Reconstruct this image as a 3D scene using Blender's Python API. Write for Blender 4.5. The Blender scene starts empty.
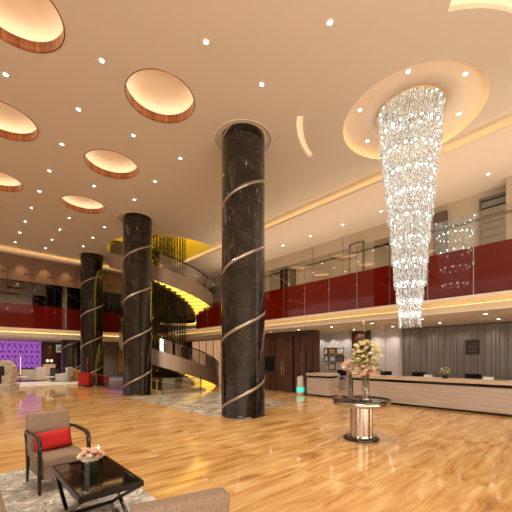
import bpy, bmesh, math, random
from mathutils import Vector, Matrix
from mathutils.geometry import tessellate_polygon
random.seed(7)
C = bpy.context.scene.collection
PI = math.pi
R = math.radians
YAW = 42.85          # camera heading away from the hall's long axis (Y)
# world frame: X runs to the reception wall, Y along it, camera at the origin 1.6 m above the floor
def on_floor(px, py, z=0.0):
    a = (px-256)/319.0; b = (358-py)/319.0; t = (z-1.6)/b
    return Vector((t*(.733*a+.68), t*(-.68*a+.733), z))
def on_x(px, py, X):
    a = (px-256)/319.0; b = (358-py)/319.0; t = X/(.733*a+.68)
    return Vector((X, t*(-.68*a+.733), 1.6+t*b))
def on_y(px, py, Y):
    a = (px-256)/319.0; b = (358-py)/319.0; t = Y/(-.68*a+.733)
    return Vector((t*(.733*a+.68), Y, 1.6+t*b))

# ------------------------------------------------------------ materials
def lin(c):
    def f(v): return v/12.92 if v <= .04045 else ((v+.055)/1.055)**2.4
    return (f(c[0]/255), f(c[1]/255), f(c[2]/255), 1)
MATS = {}
def pbr(name, col, rough=.5, metal=0, emit=None, es=0, trans=0, spec=.5, coat=0, ior=1.5):
    m = bpy.data.materials.new(name); m.use_nodes = True
    b = m.node_tree.nodes['Principled BSDF']
    b.inputs['Base Color'].default_value = lin(col)
    b.inputs['Roughness'].default_value = rough
    b.inputs['Metallic'].default_value = metal
    b.inputs['Specular IOR Level'].default_value = spec
    b.inputs['Coat Weight'].default_value = coat
    b.inputs['Transmission Weight'].default_value = trans
    b.inputs['IOR'].default_value = ior
    if emit:
        b.inputs['Emission Color'].default_value = lin(emit)
        b.inputs['Emission Strength'].default_value = es
    MATS[name] = m
    return m
def nt(m): return m.node_tree.nodes, m.node_tree.links
def noise_mix(m, c1, c2, scale=(1,1,1), nscale=4, detail=4, lo=.35, hi=.65, bump=0, dist=0):
    n, l = nt(m)
    tc = n.new('ShaderNodeTexCoord'); mp = n.new('ShaderNodeMapping')
    mp.inputs['Scale'].default_value = scale
    no = n.new('ShaderNodeTexNoise'); no.inputs['Scale'].default_value = nscale
    no.inputs['Detail'].default_value = detail; no.inputs['Distortion'].default_value = dist
    cr = n.new('ShaderNodeValToRGB')
    cr.color_ramp.elements[0].position = lo; cr.color_ramp.elements[0].color = lin(c1)
    cr.color_ramp.elements[1].position = hi; cr.color_ramp.elements[1].color = lin(c2)
    l.new(tc.outputs['Object'], mp.inputs['Vector']); l.new(mp.outputs[0], no.inputs['Vector'])
    l.new(no.outputs['Fac'], cr.inputs[0]); l.new(cr.outputs[0], n['Principled BSDF'].inputs['Base Color'])
    if bump:
        bp = n.new('ShaderNodeBump'); bp.inputs['Strength'].default_value = bump
        l.new(no.outputs['Fac'], bp.inputs['Height']); l.new(bp.outputs[0], n['Principled BSDF'].inputs['Normal'])
    return cr
def veins(m, base, vein, scale=1.0, width=.03, dist=1.2, speck=0, rough_vec=(1,1,1), base2=None, amount=1.0):
    """stone: thin veins where a distorted noise crosses its middle value"""
    n, l = nt(m)
    tc = n.new('ShaderNodeTexCoord'); mp = n.new('ShaderNodeMapping'); mp.inputs['Scale'].default_value = rough_vec
    l.new(tc.outputs['Object'], mp.inputs['Vector'])
    no = n.new('ShaderNodeTexNoise'); no.inputs['Scale'].default_value = scale; no.inputs['Detail'].default_value = 5
    no.inputs['Distortion'].default_value = dist
    l.new(mp.outputs[0], no.inputs['Vector'])
    s = n.new('ShaderNodeMath'); s.operation = 'SUBTRACT'; s.inputs[1].default_value = .5
    a = n.new('ShaderNodeMath'); a.operation = 'ABSOLUTE'
    l.new(no.outputs['Fac'], s.inputs[0]); l.new(s.outputs[0], a.inputs[0])
    cr = n.new('ShaderNodeValToRGB')
    cr.color_ramp.elements[0].position = 0; cr.color_ramp.elements[0].color = (amount, amount, amount, 1)
    cr.color_ramp.elements[1].position = width; cr.color_ramp.elements[1].color = (0, 0, 0, 1)
    l.new(a.outputs[0], cr.inputs[0])
    no2 = n.new('ShaderNodeTexNoise'); no2.inputs['Scale'].default_value = scale*1.7; no2.inputs['Detail'].default_value = 3
    l.new(mp.outputs[0], no2.inputs['Vector'])
    m0 = n.new('ShaderNodeMix'); m0.data_type = 'RGBA'
    m0.inputs[6].default_value = lin(base); m0.inputs[7].default_value = lin(base2 or base)
    cr2 = n.new('ShaderNodeValToRGB'); cr2.color_ramp.elements[0].position = .4; cr2.color_ramp.elements[1].position = .62
    l.new(no2.outputs['Fac'], cr2.inputs[0]); l.new(cr2.outputs[0], m0.inputs[0])
    mul = n.new('ShaderNodeMath'); mul.operation = 'MULTIPLY'
    l.new(cr.outputs[0], mul.inputs[0]); l.new(no2.outputs['Fac'], mul.inputs[1])
    mul2 = n.new('ShaderNodeMath'); mul2.operation = 'MULTIPLY'; mul2.inputs[1].default_value = 1.6; mul2.use_clamp = True
    l.new(mul.outputs[0], mul2.inputs[0])
    mx = n.new('ShaderNodeMix'); mx.data_type = 'RGBA'; mx.inputs[7].default_value = lin(vein)
    l.new(m0.outputs[2], mx.inputs[6]); l.new(mul2.outputs[0], mx.inputs[0])
    l.new(mx.outputs[2], n['Principled BSDF'].inputs['Base Color'])
    return m
def emis(name, col, s):
    m = bpy.data.materials.new(name); m.use_nodes = True
    n, l = nt(m); n.remove(n['Principled BSDF'])
    e = n.new('ShaderNodeEmission'); e.inputs[0].default_value = lin(col); e.inputs[1].default_value = s
    l.new(e.outputs[0], n['Material Output'].inputs[0]); MATS[name] = m
    return m
def thin_glass(name, tint=(235,240,235), refl=.12, rough=.0, top=.9):
    m = bpy.data.materials.new(name); m.use_nodes = True
    n, l = nt(m); n.remove(n['Principled BSDF'])
    t = n.new('ShaderNodeBsdfTransparent'); t.inputs[0].default_value = lin(tint)
    g = n.new('ShaderNodeBsdfGlossy'); g.inputs['Roughness'].default_value = rough
    lw = n.new('ShaderNodeLayerWeight'); lw.inputs[0].default_value = .25
    mr = n.new('ShaderNodeMapRange'); mr.inputs[3].default_value = refl; mr.inputs[4].default_value = top
    l.new(lw.outputs['Fresnel'], mr.inputs[0])
    mx = n.new('ShaderNodeMixShader'); l.new(mr.outputs[0], mx.inputs[0])
    l.new(t.outputs[0], mx.inputs[1]); l.new(g.outputs[0], mx.inputs[2])
    l.new(mx.outputs[0], n['Material Output'].inputs[0]); MATS[name] = m
    return m

m_ceil = pbr('ceiling_plaster', (204,192,178), .8)
m_ceil2 = pbr('ceiling_white', (226,208,190), .8)
m_dome = pbr('dome_glow', (226,206,180), .8, emit=(255,222,184), es=.16)  # cream emission put in to lift the light inside the recess
m_soffit = pbr('soffit_plaster', (210,202,192), .7)
m_copper = pbr('copper', (196,120,80), .32, .9)
noise_mix(m_copper, (128,80,52), (196,138,102), (1,1,.05), 9, 3, .3, .7)
m_steel = pbr('brushed_steel', (190,180,170), .22, 1)
m_steeldk = pbr('dark_steel', (60,55,50), .3, .9)
m_chrome = pbr('chrome', (215,210,205), .1, 1)
m_blackm = pbr('black_marble', (22,18,16), .1, 0, coat=.3)
veins(m_blackm, (13,11,10), (120,106,90), 1.9, .007, 1.4, base2=(33,28,25), amount=.5)
m_band = pbr('band_metal', (176,164,154), .3, .8)
m_redglass = pbr('red_back_painted', (96,15,5), .05, 0, coat=.3)
m_clear = thin_glass('clear_glass', (238,240,234), .2)
m_dkglass = thin_glass('smoked_glass', (150,140,130), .16)
m_gold_trim = pbr('gold_fascia', (214,190,150), .4, .2)
m_whitetrim = pbr('white_fascia', (222,208,192), .5)
m_cove = emis('cove_light', (255,214,150), 6)
m_cove2 = emis('cove_light_fascia', (255,216,150), 5.0)
m_lamp = emis('lamp_white', (255,244,225), 22)
m_discglow = emis('recess_light', (255,234,206), 5.0)
m_arcglow = pbr('arc_diffuser', (255,236,205), .6, emit=(255,226,180), es=.42)
m_walnut = pbr('walnut', (92,55,34), .35)
noise_mix(m_walnut, (62,34,20), (104,62,38), (6,6,.35), 3, 5, .3, .75)
m_walnutdk = pbr('walnut_dark', (60,38,28), .35)
noise_mix(m_walnutdk, (42,24,16), (74,46,32), (6,6,.35), 3, 5, .3, .75)
m_marble = pbr('white_marble', (205,200,198), .2)
veins(m_marble, (192,188,188), (140,130,124), .45, .008, 1.0, base2=(208,204,202), amount=.6)
m_trav = pbr('travertine', (196,178,160), .25)
noise_mix(m_trav, (176,160,146), (210,198,186), (1.2,.35,9), 2.2, 6, .3, .75)
m_travtop = pbr('travertine_top', (214,192,166), .3)
noise_mix(m_travtop, (196,170,142), (226,206,184), (1,.5,8), 2, 4, .3, .7)
m_slat = pbr('slat_taupe', (118,110,104), .5)
m_slatdk = pbr('slat_groove', (70,64,60), .6)
m_uppanel = pbr('beige_wall_panel', (188,168,146), .6)
m_brownpanel = pbr('brown_panel', (134,104,82), .4)
m_black = pbr('black_lacquer', (12,10,9), .12)
m_blackmat = pbr('black_matt', (16,15,15), .5)
m_blackglass = pbr('black_glass', (10,8,7), .03, coat=1)
m_bronze = pbr('bronze', (80,66,48), .3, .8)
m_fabric = pbr('taupe_fabric', (150,130,112), .95)
noise_mix(m_fabric, (126,106,90), (160,139,120), (1,1,1), 130, 2, .3, .7, bump=.15)
m_redfab = pbr('red_fabric', (190,30,26), .85)
noise_mix(m_redfab, (160,20,18), (206,40,34), (1,1,1), 120, 2, .3, .7, bump=.2)
m_ltgrey = pbr('light_grey_fabric', (196,190,182), .9)
m_cream = pbr('cream_fabric', (205,186,160), .9)
m_gold_fab = pbr('mustard_fabric', (150,112,44), .9)
m_dkfab = pbr('dark_fabric', (58,50,46), .9)
m_darkwood = pbr('dark_wood_frame', (40,24,18), .2, coat=.4)
m_whitepaint = pbr('white_paint', (230,228,222), .4)
m_teal = pbr('teal_light', (80,220,200), .4, emit=(60,225,200), es=.9)
m_redpaint = pbr('red_paint', (176,24,18), .35)
m_petalp = pbr('pink_petal', (255,214,200), .7)
m_petalw = pbr('cream_petal', (255,246,226), .7)
m_petaly = pbr('yellow_petal', (238,230,178), .7)
m_leaf = pbr('leaf_green', (140,160,80), .6)
m_leafdk = pbr('leaf_dark', (40,62,30), .6)
m_stem = pbr('stem_green', (104,112,60), .7)
m_vase = thin_glass('vase_glass', (252,253,250), .04, top=.3)
m_water = pbr('green_vase_fill', (18,36,16), .3)
m_pebble = pbr('pebble_mix', (150,110,84), .6)
m_frame = pbr('frame_grey', (100,94,88), .4)
m_screen = pbr('screen_black', (5,5,6), .35, spec=.2)
m_stone = pbr('pale_stone', (196,180,160), .4)
noise_mix(m_stone, (170,152,132), (222,208,192), (1,1,3), 3, 5, .3, .7)
m_shaft = pbr('gold_shaft', (190,160,50), .45, 0, emit=(205,165,30), es=.42)  # part of the stairwell's yellow light put into the walls as emission
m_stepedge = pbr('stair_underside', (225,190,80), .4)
m_tread = pbr('tread_stone', (120,104,88), .4)
m_dark = pbr('dark_wall', (44,34,28), .35)
m_greywall = pbr('grey_wall', (104,96,90), .6)
m_onyx = pbr('lit_onyx', (226,180,140), .3, emit=(255,196,150), es=.35)
noise_mix(m_onyx, (196,140,98), (246,216,180), (3,3,.5), 1.5, 5, .3, .7)
m_bead = pbr('bronze_bead', (44,36,26), .25, .4)
m_poolwater = pbr('pool_surface', (70,72,60), .05)
m_orange = pbr('bar_shelf_glow', (190,120,70), .5, emit=(255,150,70), es=.5)

# underside of the steps: yellow light painted in as emission, strongest on downward faces
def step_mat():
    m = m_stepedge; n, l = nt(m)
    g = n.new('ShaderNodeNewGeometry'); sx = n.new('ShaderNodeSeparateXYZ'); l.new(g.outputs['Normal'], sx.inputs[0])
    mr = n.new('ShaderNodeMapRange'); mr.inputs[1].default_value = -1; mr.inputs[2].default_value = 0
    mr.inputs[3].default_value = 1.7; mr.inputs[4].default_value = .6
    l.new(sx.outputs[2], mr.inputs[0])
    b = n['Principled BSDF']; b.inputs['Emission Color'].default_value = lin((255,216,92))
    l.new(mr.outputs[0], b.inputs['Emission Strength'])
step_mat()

# polished golden wood-vein marble, slabs running along X
def floor_mat():
    m = pbr('golden_wood_marble', (214,160,96), .085, 0, spec=.6); n, l = nt(m)
    b = n['Principled BSDF']
    tc = n.new('ShaderNodeTexCoord'); sp = n.new('ShaderNodeSeparateXYZ'); l.new(tc.outputs['Object'], sp.inputs[0])
    # slab index so each strip has its own figure
    bk = n.new('ShaderNodeTexBrick'); bk.inputs['Scale'].default_value = 1
    bk.inputs['Brick Width'].default_value = 2.4; bk.inputs['Row Height'].default_value = .95
    bk.inputs['Mortar Size'].default_value = .006; bk.inputs['Color1'].default_value = (0,0,0,1); bk.inputs['Color2'].default_value = (1,1,1,1)
    bk.inputs['Mortar'].default_value = (.5,.5,.5,1)
    l.new(tc.outputs['Object'], bk.inputs['Vector'])
    addv = n.new('ShaderNodeVectorMath'); addv.operation = 'MULTIPLY_ADD'
    addv.inputs[1].default_value = (3,7,5); l.new(bk.outputs['Color'], addv.inputs[0]); l.new(tc.outputs['Object'], addv.inputs[2])
    def nz(scale, vec, det=5, dist=1.0):
        mp = n.new('ShaderNodeMapping'); mp.inputs['Scale'].default_value = vec; l.new(addv.outputs[0], mp.inputs[0])
        t = n.new('ShaderNodeTexNoise'); t.inputs['Scale'].default_value = scale; t.inputs['Detail'].default_value = det
        t.inputs['Distortion'].default_value = dist; l.new(mp.outputs[0], t.inputs[0]); return t
    n1 = nz(1.15, (.42,1.4,1), 6, 2.8); n2 = nz(4.5, (.14,2.6,1), 6, .8); n3 = nz(.5, (.6,1,1), 2, .5)
    mix = n.new('ShaderNodeMath'); mix.operation = 'MULTIPLY_ADD'; mix.inputs[1].default_value = .42
    l.new(n2.outputs[0], mix.inputs[0])
    h = n.new('ShaderNodeMath'); h.operation = 'MULTIPLY'; h.inputs[1].default_value = .58; l.new(n1.outputs[0], h.inputs[0]); l.new(h.outputs[0], mix.inputs[2])
    cr = n.new('ShaderNodeValToRGB'); e = cr.color_ramp.elements
    e[0].position = .36; e[0].color = lin((164,118,68)); e[1].position = .64; e[1].color = lin((232,198,142))
    x = e.new(.44); x.color = lin((200,150,90)); x = e.new(.53); x.color = lin((216,172,112))
    l.new(mix.outputs[0], cr.inputs[0])
    mb = n.new('ShaderNodeMix'); mb.data_type = 'RGBA'; mb.inputs[7].default_value = lin((196,150,100))
    l.new(cr.outputs[0], mb.inputs[6])
    f = n.new('ShaderNodeMath'); f.operation = 'MULTIPLY'; f.inputs[1].default_value = .5; l.new(bk.outputs['Fac'], f.inputs[0]); l.new(f.outputs[0], mb.inputs[0])
    l.new(mb.outputs[2], b.inputs['Base Color'])
    bp = n.new('ShaderNodeBump'); bp.inputs['Strength'].default_value = .03; bp.inputs['Distance'].default_value = .02
    l.new(n1.outputs[0], bp.inputs['Height']); l.new(bp.outputs[0], b.inputs['Normal'])
    return m
m_floor = floor_mat()
m_rug = pbr('marbled_rug', (200,196,190), .95)
veins(m_rug, (176,170,164), (96,90,86), 3.2, .05, 2.5, base2=(226,222,216), amount=1)
m_inlay = pbr('ink_marble', (210,198,184), .12)
veins(m_inlay, (206,190,172), (92,90,94), .55, .05, 3, base2=(226,214,200), amount=1)

# purple screen wall: flower-of-leaf cut-outs
m_step = pbr('pale_step_marble', (226,220,210), .25)
veins(m_step, (214,206,196), (150,140,130), .5, .015, 2, base2=(232,228,220), amount=.7)
def purple_mat():
    m = pbr('purple_screen', (120,60,190), .5); n, l = nt(m); b = n['Principled BSDF']
    tc = n.new('ShaderNodeTexCoord'); sp = n.new('ShaderNodeSeparateXYZ'); l.new(tc.outputs['Object'], sp.inputs[0])
    def mth(op, a, bb=None, cl=False):
        x = n.new('ShaderNodeMath'); x.operation = op; x.use_clamp = cl
        for i, v in enumerate((a, bb)):
            if v is None: continue
            if isinstance(v, (int, float)): x.inputs[i].default_value = v
            else: l.new(v, x.inputs[i])
        return x.outputs[0]
    zz = mth('MULTIPLY', sp.outputs[2], 7.5); xx = mth('MULTIPLY', sp.outputs[0], 9.0)
    s1 = mth('SINE', mth('ADD', xx, zz)); s2 = mth('SINE', mth('SUBTRACT', xx, zz))
    p = mth('MULTIPLY', s1, s2)
    cr = n.new('ShaderNodeValToRGB'); cr.color_ramp.elements[0].position = .35; cr.color_ramp.elements[0].color = lin((170,98,205))
    cr.color_ramp.elements[1].position = .6; cr.color_ramp.elements[1].color = lin((116,58,158))
    l.new(p, cr.inputs[0]); l.new(cr.outputs[0], b.inputs['Base Color']); l.new(cr.outputs[0], b.inputs['Emission Color'])
    b.inputs['Emission Strength'].default_value = .6  # purple wash light put into the wall as emission
    return m
m_purple = purple_mat()

# crystal: clear-ish with sparkle painted in as patchy emission
def crystal_mat():
    m = bpy.data.materials.new('crystal'); m.use_nodes = True; n, l = nt(m); n.remove(n['Principled BSDF'])
    tc = n.new('ShaderNodeTexCoord')
    no = n.new('ShaderNodeTexNoise'); no.inputs['Scale'].default_value = 22; no.inputs['Detail'].default_value = 2
    l.new(tc.outputs['Object'], no.inputs[0])
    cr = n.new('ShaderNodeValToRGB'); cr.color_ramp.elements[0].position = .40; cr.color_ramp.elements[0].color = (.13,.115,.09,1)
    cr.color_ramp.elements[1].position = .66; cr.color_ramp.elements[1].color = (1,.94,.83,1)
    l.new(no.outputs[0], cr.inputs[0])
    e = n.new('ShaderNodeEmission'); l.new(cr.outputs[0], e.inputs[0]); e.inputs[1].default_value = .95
    g = n.new('ShaderNodeBsdfGlossy'); g.inputs['Roughness'].default_value = .15; g.inputs[0].default_value = (.35,.34,.32,1)
    t = n.new('ShaderNodeBsdfTransparent')
    m1 = n.new('ShaderNodeAddShader'); m2 = n.new('ShaderNodeMixShader'); m2.inputs[0].default_value = .42
    l.new(e.outputs[0], m1.inputs[0]); l.new(g.outputs[0], m1.inputs[1])
    l.new(m1.outputs[0], m2.inputs[1]); l.new(t.outputs[0], m2.inputs[2])
    l.new(m2.outputs[0], n['Material Output'].inputs[0]); return m
m_crystal = crystal_mat()
m_bulb = emis('chandelier_bulb', (255,246,232), 14)

# ------------------------------------------------------------ mesh builder
class MB:
    def __init__(s): s.bm = bmesh.new(); s.mats = []
    def mi(s, m):
        if m is None: return 0
        if m not in s.mats: s.mats.append(m)
        return s.mats.index(m)
    def _f(s, vs, m=None, smooth=False):
        try: f = s.bm.faces.new(vs)
        except ValueError: return None
        f.material_index = s.mi(m); f.smooth = smooth; return f
    def box(s, x0, x1, y0, y1, z0, z1, m=None, bev=0, M=None):
        v = [Vector((x,y,z)) for z in (z0,z1) for y in (y0,y1) for x in (x0,x1)]
        if M: v = [M @ p for p in v]
        b = [s.bm.verts.new(p) for p in v]
        fs = [s._f([b[i] for i in q], m) for q in ((0,2,3,1),(4,5,7,6),(0,1,5,4),(1,3,7,5),(3,2,6,7),(2,0,4,6))]
        if bev:
            ed = list({e for f in fs if f for e in f.edges})
            r = bmesh.ops.bevel(s.bm, geom=ed, offset=bev, segments=3, profile=.6, affect='EDGES')
            for f in r['faces']: f.smooth = True; f.material_index = s.mi(m)
        return s
    def quad(s, pts, m=None):
        s._f([s.bm.verts.new(p) for p in pts], m); return s
    def prism(s, poly, z0, z1, m=None):
        lo = [s.bm.verts.new((p[0],p[1],z0)) for p in poly]; hi = [s.bm.verts.new((p[0],p[1],z1)) for p in poly]
        n = len(poly)
        for i in range(n): s._f([lo[i],lo[(i+1)%n],hi[(i+1)%n],hi[i]], m)
        s._f(hi, m); s._f(lo[::-1], m); return s
    def lathe(s, prof, c=(0,0,0), seg=32, m=None, smooth=True, sx=1, sy=1, a0=0, a1=360, cap=True):
        full = abs(a1-a0) >= 360; n = seg if full else seg+1
        rings = []
        for r, z in prof:
            rings.append([s.bm.verts.new((c[0]+sx*r*math.cos(R(a0+(a1-a0)*i/seg)), c[1]+sy*r*math.sin(R(a0+(a1-a0)*i/seg)), c[2]+z)) for i in range(n)])
        for j in range(len(rings)-1):
            for i in range(seg):
                k = (i+1) % n
                s._f([rings[j][i],rings[j][k],rings[j+1][k],rings[j+1][i]], m, smooth)
        if cap and full:
            if prof[0][0] > 1e-4: s._f(rings[0][::-1], m)
            if prof[-1][0] > 1e-4: s._f(rings[-1], m)
        return s
    def tube(s, pts, r, seg=8, m=None, flat=None):
        pts = [Vector(p) for p in pts]; rings = []
        for i, p in enumerate(pts):
            t = (pts[min(i+1,len(pts)-1)]-pts[max(i-1,0)]).normalized()
            up = Vector((0,0,1)) if abs(t.z) < .95 else Vector((1,0,0))
            a = t.cross(up).normalized(); b = a.cross(t).normalized()
            rr = r[i] if isinstance(r, (list,tuple)) else r
            rings.append([s.bm.verts.new(p+(a*math.cos(2*PI*k/seg)*rr+b*math.sin(2*PI*k/seg)*rr*(flat or 1))) for k in range(seg)])
        for j in range(len(rings)-1):
            for k in range(seg): s._f([rings[j][k],rings[j][(k+1)%seg],rings[j+1][(k+1)%seg],rings[j+1][k]], m, True)
        s._f(rings[0][::-1], m); s._f(rings[-1], m); return s
    def bar(s, a, b, w, h, m=None):
        """rectangular bar between two points"""
        a = Vector(a); b = Vector(b); t = (b-a).normalized()
        up = Vector((0,0,1)) if abs(t.z) < .95 else Vector((0,1,0))
        x = t.cross(up).normalized(); y = x.cross(t).normalized()
        q = [[s.bm.verts.new(p+x*i*w/2+y*j*h/2) for i,j in ((-1,-1),(1,-1),(1,1),(-1,1))] for p in (a,b)]
        for k in range(4): s._f([q[0][k],q[0][(k+1)%4],q[1][(k+1)%4],q[1][k]], m)
        s._f(q[0][::-1], m); s._f(q[1], m); return s
    def ball(s, c, r, m=None, sub=1, sc=(1,1,1)):
        M = Matrix.Translation(c) @ Matrix.Diagonal((*sc,1))
        g = bmesh.ops.create_icosphere(s.bm, subdivisions=sub, radius=r, matrix=M)
        for f in {f for v in g['verts'] for f in v.link_faces}: f.material_index = s.mi(m); f.smooth = True
        return s
    def build(s, name, mat=None, parent=None, loc=None):
        bmesh.ops.recalc_face_normals(s.bm, faces=s.bm.faces)
        me = bpy.data.meshes.new(name); s.bm.to_mesh(me); s.bm.free()
        if s.mats:
            for x in s.mats: me.materials.append(x)
        elif mat: me.materials.append(mat)
        o = bpy.data.objects.new(name, me); C.objects.link(o)
        if parent: o.parent = parent
        if loc: o.location = loc
        return o
def tag(o, label, cat, group=None, kind=None):
    o['label'] = label; o['category'] = cat
    if group: o['group'] = group
    if kind: o['kind'] = kind
    return o
def st(o, label=None, cat=None):
    o['kind'] = 'structure'
    if label: o['label'] = label; o['category'] = cat
    return o
def thing(name, label, cat, loc=(0,0,0), rz=0, group=None):
    o = bpy.data.objects.new(name, None); C.objects.link(o); o.location = loc; o.rotation_euler = (0,0,rz)
    o.empty_display_size = .1
    return tag(o, label, cat, group)
def dup(root, loc=None, rz=None, label=None, group=None):
    r = root.copy(); C.objects.link(r)
    if loc is not None: r.location = loc
    if rz is not None: r.rotation_euler = (0,0,rz)
    if label: r['label'] = label
    if group: r['group'] = group
    for ch in list(root.children):
        c = ch.copy(); C.objects.link(c); c.parent = r
        for g in list(ch.children):
            d = g.copy(); C.objects.link(d); d.parent = c
    return r
ORD = ['first','second','third','fourth','fifth','sixth','seventh','eighth','ninth','tenth','eleventh','twelfth',
       'thirteenth','fourteenth','fifteenth','sixteenth','seventeenth','eighteenth','nineteenth','twentieth','twenty-first','twenty-second','twenty-third','twenty-fourth']

CEIL = 7.7; LOW = 7.42; EX = 10.18; EY = 22.1
GX = 10.3; GY = 22.4        # balcony glass planes
COLS = [(5.83,6.81),(5.75,13.9),(5.8,20.75),(5.8,25.5)]
HC = (8.97,17.46); HR = 3.2
CH = (8.44,3.31)
DISC = [(.68,7.0),(.78,10.45),(.87,14.1),(3.46,7.02),(3.52,10.5),(3.6,14.0)]

# ------------------------------------------------------------ floor
f = MB().box(-9,15,-6,31,-.1,0).build('floor', m_floor); st(f)
f = MB().prism([(5.0,7.25),(8.75,7.25),(8.75,12.9),(5.0,12.9)], .0, .004).build('trim_1', m_inlay)
st(f, 'pale ink-veined marble inlay in the golden floor between the columns', 'floor inlay')

# ------------------------------------------------------------ ceiling with recesses
def circ(c, r, n=48): return [Vector((c[0]+r*math.cos(2*PI*i/n), c[1]+r*math.sin(2*PI*i/n), 0)) for i in range(n)]
def arcpoly(c, r0, r1, a0, a1, n=16):
    return [Vector((c[0]+r0*math.cos(R(a0+(a1-a0)*i/n)), c[1]+r0*math.sin(R(a0+(a1-a0)*i/n)), 0)) for i in range(n+1)] + \
           [Vector((c[0]+r1*math.cos(R(a1+(a0-a1)*i/n)), c[1]+r1*math.sin(R(a1+(a0-a1)*i/n)), 0)) for i in range(n+1)]
holes = []
HOLED = [(c, .77) for c in DISC]
RING = .79
holes += [circ(c, r) for c, r in HOLED]
holes += [circ(c, RING) for c in COLS[:3]]
holes.append(circ(CH, 1.65, 64))
ARCS = [((8.3,3.2),2.7,2.87,100,136),((8.25,3.14),2.35,2.68,214,262)]
holes += [arcpoly(*a) for a in ARCS]
hx = EX-.02-HC[0]; ang = math.acos(hx/HR)
holep = [Vector((HC[0]+HR*math.cos(ang+(2*PI-2*ang)*i/60), HC[1]+HR*math.sin(ang+(2*PI-2*ang)*i/60), 0)) for i in range(61)]
holes.append(holep)
outer = [Vector(p) for p in ((-9,-6,0),(EX+.6,-6,0),(EX+.6,EY+.6,0),(-9,EY+.6,0))]
loops = [outer]+holes
tri = tessellate_polygon(loops)
flat = [p for lp in loops for p in lp]
mb = MB(); vs = [mb.bm.verts.new((p.x,p.y,CEIL)) for p in flat]
for t in tri: mb._f([vs[i] for i in t], m_ceil)
o = mb.build('ceiling'); st(o)
# shell above (keeps light from leaking)
st(MB().box(-9,16,-6,31,10.6,10.7).build('ceiling_roof_slab', m_ceil))
# lower outer ceilings with lips and hidden strip lights
mb = MB(); mb.box(EX,14,-6,31,LOW,LOW+.06); mb.box(EX-.006,EX+.03,-6,EY+.03,LOW-.006,LOW+.07); mb.box(EX+.6,EX+.65,-6,EY+.6,LOW+.03,CEIL)
st(mb.build('ceiling_side_right', m_ceil2))
mb = MB(); mb.box(-9,EX-.01,EY,31,LOW,LOW+.06); mb.box(-9,EX-.01,EY-.006,EY+.03,LOW-.006,LOW+.07); mb.box(-9,EX+.6,EY+.6,EY+.65,LOW+.03,CEIL)
st(mb.build('ceiling_side_far', m_ceil2))
o = tag(MB().box(EX+.22,EX+.3,-6,EY+.3,LOW+.07,LOW+.09).build('cove_light_strip', m_cove), 'warm hidden light strip glowing along the ceiling step above the right balcony', 'cove light')
o = tag(MB().box(-9,EX+.3,EY+.22,EY+.3,LOW+.07,LOW+.09).build('cove_light_strip', m_cove), 'warm hidden light strip glowing along the ceiling step above the brown wall panels', 'cove light')

# round copper-rimmed recesses
mb = MB(); mb.lathe([(.77,0),(.77,.2),(.79,.2),(.79,0)], seg=64, cap=False)
def disc():
    t = thing('ceiling_recess', 'x', 'ceiling recess', (0,0,CEIL))
    MB().lathe([(.765,-.01),(.765,.2),(.785,.2),(.785,-.01),(.765,-.01)], seg=64, m=m_copper, cap=False).build('copper_rim', None, t)
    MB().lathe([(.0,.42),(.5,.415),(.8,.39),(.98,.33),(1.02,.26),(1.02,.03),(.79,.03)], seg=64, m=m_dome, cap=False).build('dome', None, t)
    MB().lathe([(.83,.15),(.83,.17),(.90,.17),(.90,.15),(.83,.15)], seg=64, m=m_discglow, cap=False).build('light_ring', None, t)
    return t
dl = ['large round copper-rimmed ceiling recess cut off by the top left corner',
      'copper-rimmed ceiling recess cut off by the left edge, second in its row',
      'smallest copper-rimmed ceiling recess cut off by the left edge, above the brown panels',
      'complete round copper-rimmed ceiling recess, biggest of the row left of the front column',
      'round copper-rimmed ceiling recess, middle of the row left of the front column',
      'round copper-rimmed ceiling recess nearest the second column']
d0 = disc()
for i, c in enumerate(DISC):
    o = d0 if i == 0 else dup(d0)
    o.location = (c[0],c[1],CEIL); o['label'] = dl[i]; o['group'] = 'copper-rimmed ceiling recesses'

# oval recess over the chandelier
t = thing('ceiling_medallion', 'large round shallow ceiling recess glowing around the chandelier top', 'ceiling recess', (CH[0],CH[1],CEIL))
MB().lathe([(.8,.5),(.8,.2),(1.2,.2),(1.72,.19),(1.88,.15),(1.88,.02),(1.65,.02),(1.65,0)], seg=72, m=m_ceil2, cap=False).build('recess_plate', None, t)
MB().lathe([(1.70,.04),(1.70,.06),(1.77,.06),(1.77,.04),(1.70,.04)], seg=72, m=emis('medallion_light',(255,214,140),3.6), cap=False).build('light_ring', None, t)
MB().lathe([(.79,.2),(.79,.17),(.81,.17),(.81,.2)], seg=48, m=m_gold_trim, cap=False).build('gold_ring', None, t)

# arc light slots
for i, a in enumerate(ARCS):
    c, r0, r1, a0, a1 = a
    P = arcpoly(*a)
    mb = MB(); n = len(P)
    lo = [mb.bm.verts.new((p.x,p.y,CEIL)) for p in P]; hi = [mb.bm.verts.new((p.x,p.y,CEIL+.1)) for p in P]
    for k in range(n): mb._f([lo[k],lo[(k+1)%n],hi[(k+1)%n],hi[k]], m_ceil2)
    h = n//2
    for k in range(h-1): mb._f([hi[k],hi[k+1],hi[n-2-k],hi[n-1-k]], m_arcglow)
    tag(mb.build('arc_light_slot'), ['short curved glowing slot in the ceiling beside the front column','curved glowing slot cut off by the top edge above the chandelier'][i], 'ceiling light')

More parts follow.
